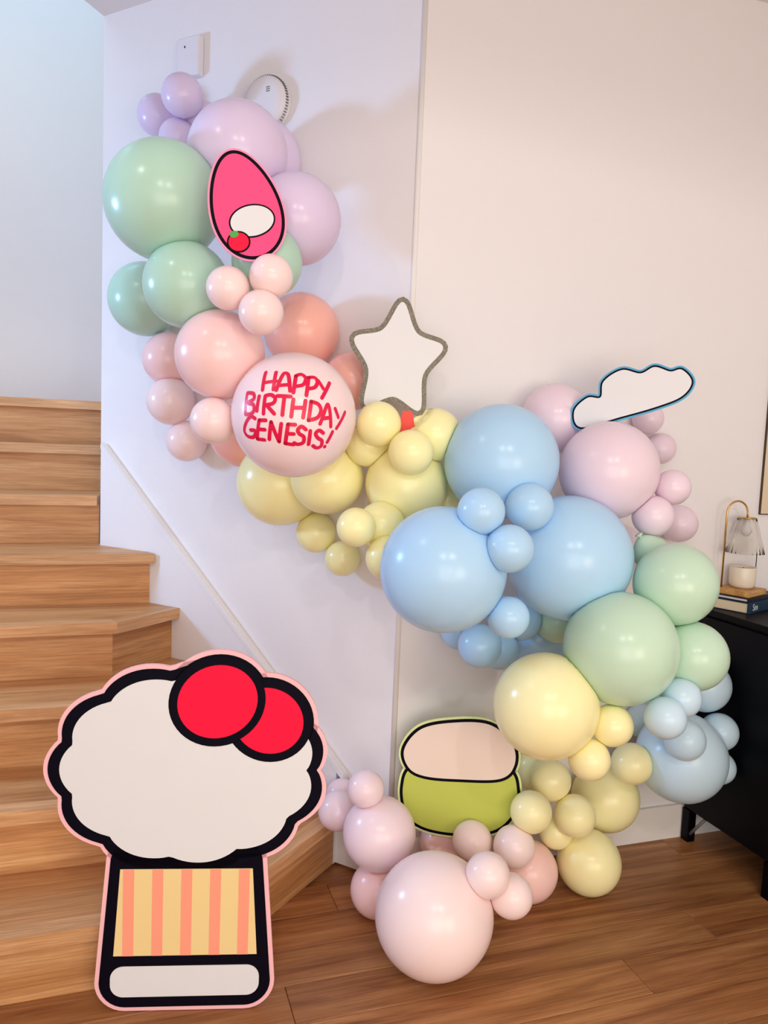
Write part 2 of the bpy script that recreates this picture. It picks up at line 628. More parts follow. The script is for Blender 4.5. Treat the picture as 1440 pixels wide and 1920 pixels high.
def book(label, corner, z, w, d, h, cover, pages, title):
    b = tag(empty('book', (corner.x, corner.y, z), Y22), label, 'book', 'books under the table lamp')
    cv = 0.003
    # spine faces -y (towards the viewer's right), pages show on the -x end
    bm = bmesh.new()
    bm_box(bm, (0, 0.002, 0), (w, d, cv))
    bm_box(bm, (0, 0.002, h - cv), (w, d, h))
    bm_box(bm, (0, 0, 0), (w, 0.0035, h))
    link('cover', fin(bm, 'cover'), cover, b)
    box('pages', (0.003, 0.004, cv), (w - 0.003, d - 0.004, h - cv), pages, b)['label'] = 'cream page block'
    if title:
        # lettering on the spine
        fc = bpy.data.curves.new('title', 'FONT')
        fc.body = title
        fc.size = h * 0.85
        fc.extrude = 0.0003
        fc.materials.append(M_title)
        tmp = bpy.data.objects.new('spine_lettering', fc)
        COL.objects.link(tmp)
        me = bpy.data.meshes.new_from_object(tmp.evaluated_get(bpy.context.evaluated_depsgraph_get()))
        bpy.data.objects.remove(tmp)
        o = link('spine_lettering', me, None, b)
        o.location = (0.033, -0.0003, h * 0.22)
        o.rotation_euler = (PI / 2, 0, 0)
        o['label'] = 'silver title lettering'
    return b


bc = sn(1.958, 1.998)
book('thick teal book with silver lettering, lower of the two under the lamp', bc, TOPZ + 0.0002, 0.24, 0.135, 0.037, M_teal, M_pages, 'Sm')
bc2 = bc + e1 * 0.005 + e2 * 0.004
book('thin dark navy book lying on the thick teal book', bc2, TOPZ + 0.0375, 0.225, 0.13, 0.013, M_darkbook, M_title, '')

# candle warmer lamp
LZ = TOPZ + 0.0508
M_lampwood = wood('lamp_base_wood', (190, 134, 70), (216, 164, 96), (232, 188, 126), 0.45, 3)
lb = bc2 + e1 * 0.012 + e2 * 0.006
la = tag(empty('table_lamp', (lb.x, lb.y, LZ), Y22), 'brass arched lamp with ribbed clear glass shade on a wooden base', 'lamp')
box('base', (0, 0, 0), (0.135, 0.115, 0.020), M_lampwood, la, 0.002)['label'] = 'pale wooden base'
AX, AY = 0.078, 0.060                                               # shade axis
RXY = (0.012, 0.100)
arch = [(RXY[0], RXY[1], 0.0195), (RXY[0], RXY[1], 0.275)]
for i in range(1, 12):
    a = PI - PI * i / 12
    u = 0.5 + 0.5 * math.cos(a)
    arch.append((RXY[0] + (AX - RXY[0]) * u, RXY[1] + (AY - RXY[1]) * u, 0.275 + 0.042 * math.sin(a)))
arch.append((AX, AY, 0.275))
arch.append((AX, AY, 0.262))
tube('arm', arch, 0.0032, M_brass, la, 10)['label'] = 'brass arched arm'
mg, nt, b, o = new_mat('clear_ribbed_glass')
b.inputs['Transmission Weight'].default_value = 1.0
b.inputs['IOR'].default_value = 1.12
b.inputs['Roughness'].default_value = 0.03
b.inputs['Base Color'].default_value = (0.96, 0.95, 0.93, 1)
bm = bmesh.new()
seg = 96
rows = []
for r, z in ((0.062, 0.140), (0.050, 0.185), (0.037, 0.235), (0.030, 0.258), (0.028, 0.258), (0.035, 0.235), (0.048, 0.185), (0.060, 0.140)):
    rows.append([bm.verts.new((AX + r * (1 + 0.035 * math.cos(24 * 2 * PI * i / seg)) * math.cos(2 * PI * i / seg), AY + r * (1 + 0.035 * math.cos(24 * 2 * PI * i / seg)) * math.sin(2 * PI * i / seg), z)) for i in range(seg)])
for j in range(8):
    for i in range(seg):
        k = (i + 1) % seg
        bm.faces.new((rows[j][i], rows[j][k], rows[(j + 1) % 8][k], rows[(j + 1) % 8][i]))
link('shade', fin(bm, 'shade', True), mg, la)['label'] = 'clear ribbed glass shade'
lathe('shade_cap', [(0.004, 0.2585), (0.031, 0.2585), (0.031, 0.262), (0.004, 0.262)], M_brass, la, 32, loc=(AX, AY, 0))
lathe('bulb', [(0.004, 0.2580), (0.010, 0.257), (0.011, 0.235), (0.017, 0.225), (0.018, 0.212), (0.010, 0.200), (0.002, 0.197)], M_plastic, la, 24, loc=(AX, AY, 0))
tube('wire', [(RXY[0] + 0.117, RXY[1] - 0.06, 0.0195), (RXY[0] + 0.117, RXY[1] - 0.06, 0.150)], 0.0014, M_navy, la, 6)['label'] = 'thin dark upright wire'
M_ceram = plain('cream_ceramic', (226, 216, 198), 0.35, 0.5, var=0.04, bscale=25)
M_wax = plain('amber_wax', (208, 158, 104), 0.5, 0.4, var=0.08)
cp = lb + e1 * AX + e2 * AY
cj = tag(empty('candle_jar', (cp.x, cp.y, LZ + 0.0202)), 'cream ceramic candle jar standing under the lamp shade', 'candle')
lathe('jar', [(0.030, 0.0), (0.036, 0.002), (0.042, 0.012), (0.0435, 0.030), (0.0435, 0.070), (0.0425, 0.072), (0.0405, 0.070), (0.0400, 0.058), (0.002, 0.057)], M_ceram, cj, 40)
lathe('wax', [(0.002, 0.0575), (0.0395, 0.0575), (0.0395, 0.063), (0.002, 0.0625)], M_wax, cj, 32)['label'] = 'amber wax'
tube('wick', [(0, 0, 0.062), (0.001, 0, 0.070)], 0.0012, M_navy, cj, 6)

# framed picture at the right edge, hung on the right wall
M_frame = plain('dark_brown_frame', (74, 52, 36), 0.5, 0.4, var=0.1)
M_mat = plain('linen_canvas', (218, 200, 172), 0.8, 0.2, bump=0.1, bscale=300)
pc_ = CORNER + tR * 1.338
pt = tag(empty('framed_picture', (pc_.x, pc_.y, 1.155) , PHI), 'beige picture in a thin dark frame on the right wall, cut by the photo edge', 'picture')
for lo, hi in (((0, -0.008, 0), (0.0035, 0, 0.60)), ((0.0035, -0.008, 0), (0.40, 0, 0.0035)), ((0.0035, -0.008, 0.5965), (0.40, 0, 0.60)), ((0.3965, -0.008, 0.0035), (0.40, 0, 0.5965))):
    box('frame_rail', lo, hi, M_frame, pt)
box('canvas', (0.0035, -0.007, 0.0035), (0.3965, -0.001, 0.5965), M_mat, pt)

# ------------------------------------------------------------------ things on the left wall
LA = math.atan2(tL.y, tL.x)
tx = onwall(0.868) - nL * 0.0005
th = tag(empty('door_chime', (tx.x, tx.y, 2.545), LA), 'white rectangular plastic box high on the left wall, left of the smoke detector', 'wall box')
box('housing', (-0.047, 0.0, 0.0), (0.047, 0.030, 0.128), M_plastic, th, 0.006, 3)
box('indicator', (0.010, 0.0295, 0.092), (0.014, 0.0310, 0.099), M_navy, th)['label'] = 'tiny dark indicator'
sx = onwall(0.545) - nL * 0.0005
sd = tag(empty('smoke_detector', (sx.x, sx.y, 2.405), LA), 'round white smoke detector on the left wall above the large lavender balloon', 'smoke detector')
R90 = Matrix.Rotation(-PI / 2, 4, 'X')


def disc(name, prof, mat, par, seg=48):
    bm = bmesh.new()
    bm_lathe(bm, prof, seg)
    bmesh.ops.transform(bm, matrix=R90, verts=bm.verts)
    return link(name, fin(bm, name, True), mat, par)


disc('mounting_plate', [(0.002, 0.0), (0.088, 0.0), (0.088, 0.006), (0.002, 0.006)], M_plastic, sd)
disc('cover', [(0.080, 0.006), (0.084, 0.012), (0.084, 0.026), (0.076, 0.036), (0.050, 0.041), (0.002, 0.042)], M_plastic, sd)
bm = bmesh.new()
for i in range(60):
    a = 2 * PI * i / 60
    bm_box(bm, (-0.0012, -0.004, 0.014), (0.0012, 0.0008, 0.024), Matrix.Rotation(a, 4, 'Z') @ Matrix.Translation((0, -0.0842, 0)))
bmesh.ops.transform(bm, matrix=R90, verts=bm.verts)
vt = link('vent_slots', fin(bm, 'vent_slots'), M_grey, sd)
vt['kind'] = 'stuff'
for i in range(3):
    box('printed_line', (-0.034, 0.0412, 0.026 + i * 0.006), (-0.020, 0.0416, 0.029 + i * 0.006), M_grey, sd)
box('test_button', (0.018, 0.0405, -0.012), (0.040, 0.0428, 0.012), M_plastic, sd, 0.001)
box('printed_mark', (0.026, 0.0428, -0.003), (0.032, 0.0432, 0.003), M_grey, sd)


# ------------------------------------------------------------------ flat display boards
def cat(pts, n=8, closed=True):
    out = []
    m = len(pts)
    rng = range(m) if closed else range(m - 1)
    for i in rng:
        p0, p1, p2, p3 = (pts[(i + j) % m] if closed else pts[max(0, min(m - 1, i + j))] for j in (-1, 0, 1, 2))
        for k in range(n):
            t = k / n
            out.append(tuple(0.5 * (2 * p1[a] + (p2[a] - p0[a]) * t + (2 * p0[a] - 5 * p1[a] + 4 * p2[a] - p3[a]) * t * t + (3 * p1[a] - p0[a] - 3 * p2[a] + p3[a]) * t ** 3) for a in range(len(p1))))
    if not closed:
        out.append(tuple(pts[-1]))
    return out


def area(p):
    return sum(p[i][0] * p[(i + 1) % len(p)][1] - p[(i + 1) % len(p)][0] * p[i][1] for i in range(len(p))) / 2


def grow(p, d):
    """outline pushed outwards by d"""
    if area(p) < 0:
        p = list(reversed(p))
    out = []
    n = len(p)
    for i in range(n):
        a, b, c = Vector(p[i - 1]), Vector(p[i]), Vector(p[(i + 1) % n])
        u, v = (b - a), (c - b)
        if u.length < 1e-9 or v.length < 1e-9:
            continue
        u.normalize()
        v.normalize()
        n1, n2 = Vector((u.y, -u.x)), Vector((v.y, -v.x))
        m = n1 + n2
        if m.length < 1e-6:
            m = n1
        m.normalize()
        out.append(tuple(b + m * (d / max(0.55, m.dot(n1)))))
    return out


def ell(cx, cy, rx, ry, n=48, rot=0.0):
    c, s = math.cos(rot), math.sin(rot)
    return [(cx + rx * math.cos(2 * PI * i / n) * c - ry * math.sin(2 * PI * i / n) * s, cy + rx * math.cos(2 * PI * i / n) * s + ry * math.sin(2 * PI * i / n) * c) for i in range(n)]


def rrect(x0, y0, x1, y1, r, n=6, x0t=None, x1t=None):
    """rounded quad; x0t/x1t widen or narrow the top edge"""
    x0t = x0 if x0t is None else x0t
    x1t = x1 if x1t is None else x1t
    out = []
    for cx, cy, a0 in ((x1 - r, y0 + r, -PI / 2), (x1t - r, y1 - r, 0), (x0t + r, y1 - r, PI / 2), (x0 + r, y0 + r, PI)):
        for i in range(n + 1):
            a = a0 + PI / 2 * i / n
            out.append((cx + r * math.cos(a), cy + r * math.sin(a)))
    return out


def layer(name, polys, y0, y1, mat, par, label=None):
    """polys drawn in the board's face (x right, z up), from depth y0 forward to y1 (front is -y)"""
    bm = bmesh.new()
    for p in polys:
        b2 = bmesh.new()
        bm_prism(b2, p, 0, 1)
        me = bpy.data.meshes.new('tmp')
        b2.to_mesh(me)
        b2.free()
        bm.from_mesh(me)
        bpy.data.meshes.remove(me)
    for v in bm.verts:
        x, y, z = v.co
        v.co = (x, -(y0 + (y1 - y0) * z), y)
    o = link(name, fin(bm, name), mat, par)
    if label:
        o['label'] = label
    return o


def scallop(cx, cy, rx, ry, k, amp, n=160, rot=0.0):
    out = []
    for i in range(n):
        a = 2 * PI * i / n
        q = 1 - amp + amp * abs(math.sin(k * a / 2 + rot)) ** 0.8
        out.append((cx + rx * q * math.cos(a), cy + ry * q * math.sin(a)))
    return out


V_white = vinyl('white_vinyl', (224, 225, 228))
V_pinkedge = vinyl('pale_pink_vinyl', (246, 190, 196))
V_red = vinyl('red_vinyl', (240, 8, 62))
V_cream = vinyl('cream_yellow_vinyl', (238, 212, 150))
V_coral = vinyl('coral_vinyl', (250, 160, 132))
V_hot = vinyl('hot_pink_vinyl', (255, 78, 134))
V_green = vinyl('leaf_green_vinyl', (80, 170, 80))
V_lime = vinyl('lime_green_vinyl', (196, 204, 92))
V_skin = vinyl('pale_cream_vinyl', (240, 220, 204))
V_limeedge = vinyl('pale_lime_vinyl', (226, 236, 168))
V_blue = vinyl('sky_blue_vinyl', (92, 168, 210))


def glitter():
    m, nt, b, o = new_mat('charcoal_glitter')
    tc = nt.nodes.new('ShaderNodeTexCoord')
    v = nt.nodes.new('ShaderNodeTexVoronoi')
    v.inputs['Scale'].default_value = 520
    r_ = nt.nodes.new('ShaderNodeValToRGB')
    r_.color_ramp.elements[0].color = s2l((40, 38, 36))
    r_.color_ramp.elements[1].color = s2l((150, 140, 116))
    nt.links.new(tc.outputs['Object'], v.inputs['Vector'])
    nt.links.new(v.outputs['Color'], r_.inputs[0])
    nt.links.new(r_.outputs[0], b.inputs['Base Color'])
    b.inputs['Roughness'].default_value = 0.45
    return m


M_glitter = glitter()


def board(name, label, cat_, loc, tilt=0.0):
    d_ = Vector((loc[0], loc[1], 0)).normalized()
    o = tag(empty(name, loc, math.atan2(d_.y, d_.x) - PI / 2), label, cat_, 'flat display boards')
    o.rotation_mode = 'ZYX'
    o.rotation_euler = (0, tilt, math.atan2(d_.y, d_.x) - PI / 2)
    o.rotation_mode = 'XYZ'
    o.rotation_euler = (Matrix.Rotation(math.atan2(d_.y, d_.x) - PI / 2, 3, 'Z') @ Matrix.Rotation(tilt, 3, 'Y')).to_euler()
    return o


# the big one standing on the floor: a plain scalloped top over a striped block
sb = board('standee', 'large flat standee, white top, yellow and coral striped block, pink edge, before the stairs', 'standee', (-0.424, 1.722, 0.0))
sb.rotation_euler = (0, 0, math.radians(5))


def top_shape(d):
    return scallop(0.0, 0.590, 0.288 + d, 0.224 + d, 11, 0.07)


blk = rrect(-0.172, 0.038, 0.172, 0.400, 0.035, 8, -0.148, 0.148)
ber = [ell(0.062, 0.752, 0.092, 0.084, 48, 0.5), ell(0.178, 0.708, 0.082, 0.076, 48, -0.6)]
layer('backing_board', [top_shape(0.036), grow(blk, 0.036)] + [grow(p, 0.034) for p in ber], 0.0, 0.010, V_pinkedge, sb, 'pale pink backing edge')
layer('outline', [top_shape(0.026), grow(blk, 0.026)] + [grow(p, 0.024) for p in ber], 0.010, 0.0114, M_navy, sb, 'thick dark outline')
layer('white_panel', [top_shape(0)], 0.0114, 0.0124, V_white, sb, 'plain white top panel')


def xs(z, sgn):
    f = (z - 0.038) / 0.362
    return sgn * (0.172 + (0.148 - 0.172) * f)


zs0, zs1 = 0.140, 0.352
layer('striped_panel', [[(xs(zs0, -1), zs0), (xs(zs0, 1), zs0), (xs(zs1, 1), zs1), (xs(zs1, -1), zs1)]], 0.0114, 0.0122, V_cream, sb, 'cream yellow panel')
for i in range(5):
    cx = -0.132 + i * 0.066
    layer('stripe', [[(cx - 0.0125, zs0), (cx + 0.0125, zs0), (cx + 0.0125, zs1 - 0.001), (cx - 0.0125, zs1 - 0.001)]], 0.0122, 0.0128, V_coral, sb)
layer('base_panel', [rrect(-0.172, 0.038, 0.172, 0.114, 0.030, 8)], 0.0114, 0.0124, V_white, sb, 'plain white bottom panel')
layer('disc_outline', [grow(p, 0.020) for p in ber], 0.0124, 0.0130, M_navy, sb)
layer('red_disc', [ber[1]], 0.0130, 0.0136, V_red, sb, 'plain red disc')
layer('disc_outline', [grow(ber[0], 0.018)], 0.0136, 0.0140, M_navy, sb)
layer('red_disc', [ber[0]], 0.0140, 0.0146, V_red, sb, 'plain red disc')
# folding strut behind
bm = bmesh.new()
bm_box(bm, (-0.03, -0.0015, 0.0), (0.03, 0.0015, 0.30), Matrix.Translation((0, 0.085, 0.0)) @ Matrix.Rotation(0.27, 4, 'X'))
link('strut', fin(bm, 'strut'), V_white, sb)

# hot pink egg shaped board
hb_ = board('display_board', 'small hot pink board with white panel and red spot, among the upper balloons', 'board', (-0.3737, 1.9711, 1.9252), -0.30)
egg = []
for i in range(72):
    a = 2 * PI * i / 72
    egg.append((0.079 * math.cos(a) * (1 - 0.20 * math.sin(a)), 0.124 * math.sin(a)))
layer('backing_board', [grow(egg, 0.013)], -0.005, 0.001, vinyl('light_pink_vinyl', (250, 150, 184)), hb_, 'light pink backing edge')
layer('outline', [grow(egg, 0.008)], 0.001, 0.0018, M_navy, hb_, 'dark outline')
layer('pink_panel', [egg], 0.0018, 0.0026, V_hot, hb_, 'plain hot pink panel')
el_ = ell(0.006, -0.040, 0.054, 0.036, 40, 0.0)
layer('panel_outline', [grow(el_, 0.004)], 0.0026, 0.0032, M_navy, hb_)
layer('white_panel', [el_], 0.0032, 0.0038, V_white, hb_, 'plain white oval')
sp = ell(-0.040, -0.082, 0.025, 0.022, 32)
layer('panel_outline', [grow(sp, 0.004)], 0.0038, 0.0044, M_navy, hb_)
layer('red_spot', [sp], 0.0044, 0.0050, V_red, hb_, 'plain red spot')
layer('green_spot', [ell(-0.046, -0.062, 0.011, 0.008, 24)], 0.0050, 0.0056, V_green, hb_, 'plain green spot')

# white star shaped board with a glittering charcoal edge
sb2 = board('display_board', 'white board with glittering charcoal edge and red tab, right of the lettered balloon', 'board', (0.0131, 2.1389, 1.559), 0.06)
star = []
for i in range(10):
    a = PI / 2 + 2 * PI * i / 10
    q = 1.0 if i % 2 == 0 else 0.62
    star.append((0.128 * q * math.cos(a) + 0.004, 0.158 * q * math.sin(a) + 0.02))
star = cat(star, 8)
layer('backing_board', [grow(star, 0.013)], -0.005, 0.001, M_glitter, sb2, 'charcoal glitter edge')
layer('white_panel', [star], 0.001, 0.002, V_white, sb2, 'plain white panel')
layer('red_tab', [[(0.018, -0.185), (0.078, -0.180), (0.060, -0.112), (0.036, -0.112)]], 0.0005, 0.0022, vinyl('coral_red_vinyl', (236, 88, 80)), sb2, 'coral red tab')

# white cloud shaped board
cb_ = board('display_board', 'white tilted board with dark outline and blue edge, above the lilac balloons', 'board', (0.6756, 2.1951, 1.514), -0.34)
cloud = cat([(-0.150, -0.045), (-0.155, 0.005), (-0.110, 0.030), (-0.075, 0.020), (-0.055, 0.060), (0.0, 0.075), (0.045, 0.050), (0.085, 0.055), (0.120, 0.030), (0.150, 0.025), (0.165, -0.015), (0.130, -0.045), (0.060, -0.052), (-0.040, -0.050)], 8)
layer('backing_board', [grow(cloud, 0.010)], -0.005, 0.001, V_blue, cb_, 'blue backing edge')
layer('outline', [grow(cloud, 0.005)], 0.001, 0.0018, M_navy, cb_, 'dark outline')
layer('white_panel', [cloud], 0.0018, 0.0026, V_white, cb_, 'plain white panel')

# green board with a cream top
gb = board('display_board', 'green board with pale cream top and dark outline, among the lowest balloons', 'board', (0.2547, 2.2195, 0.3606), 0.0)
mound = cat([(-0.165, -0.030), (-0.150, -0.110), (-0.100, -0.150), (0.0, -0.160), (0.110, -0.140), (0.165, -0.080), (0.172, -0.010), (0.140, 0.050), (0.0, 0.065), (-0.135, 0.035)], 8)
tops = [cat([(-0.150, 0.030), (-0.166, 0.085), (-0.120, 0.150), (-0.030, 0.178), (0.080, 0.182), (0.150, 0.130), (0.160, 0.065), (0.120, 0.020), (0.0, 0.008), (-0.100, 0.008)], 8)]
layer('backing_board', [grow(p, 0.015) for p in [mound] + tops], -0.006, 0.001, V_limeedge, gb, 'pale lime backing edge')
layer('outline', [grow(p, 0.009) for p in [mound] + tops], 0.001, 0.0018, M_navy, gb, 'dark outline')
layer('green_panel', [mound], 0.0018, 0.0026, V_lime, gb, 'plain lime green panel')
layer('panel_outline', [grow(p, 0.009) for p in tops], 0.0026, 0.0030, M_navy, gb)
layer('cream_panel', tops, 0.0030, 0.0036, V_skin, gb, 'plain cream panel')

# ------------------------------------------------------------------ the balloon garland
GROUP = {'purple': 'lavender balloons of the garland', 'sage': 'sage green balloons of the garland', 'coral': 'coral balloons of the garland',
         'blush': 'pink balloons of the garland', 'pale': 'pale pink balloons of the garland', 'yellow': 'yellow balloons of the garland',
         'HB': None, 'lilac': 'lilac balloons of the garland', 'sage2': 'green balloons of the garland', 'sky': 'blue balloons of the garland',
         'ice': 'pale blue balloons of the garland', 'lemon': 'lemon balloons of the garland', 'rose': 'rose pink balloons of the garland',
         'blushpale': 'whitish pink balloons of the garland', 'paleb': 'pale pink balloons of the garland'}
BOARD_SPOTS = [((-0.3737, 1.9711, 1.9252), 0.118, 0.165), ((0.0131, 2.1389, 1.559), 0.126, 0.184), ((0.6756, 2.1951, 1.514), 0.177, 0.102), ((0.2547, 2.2195, 0.3606), 0.212, 0.231)]
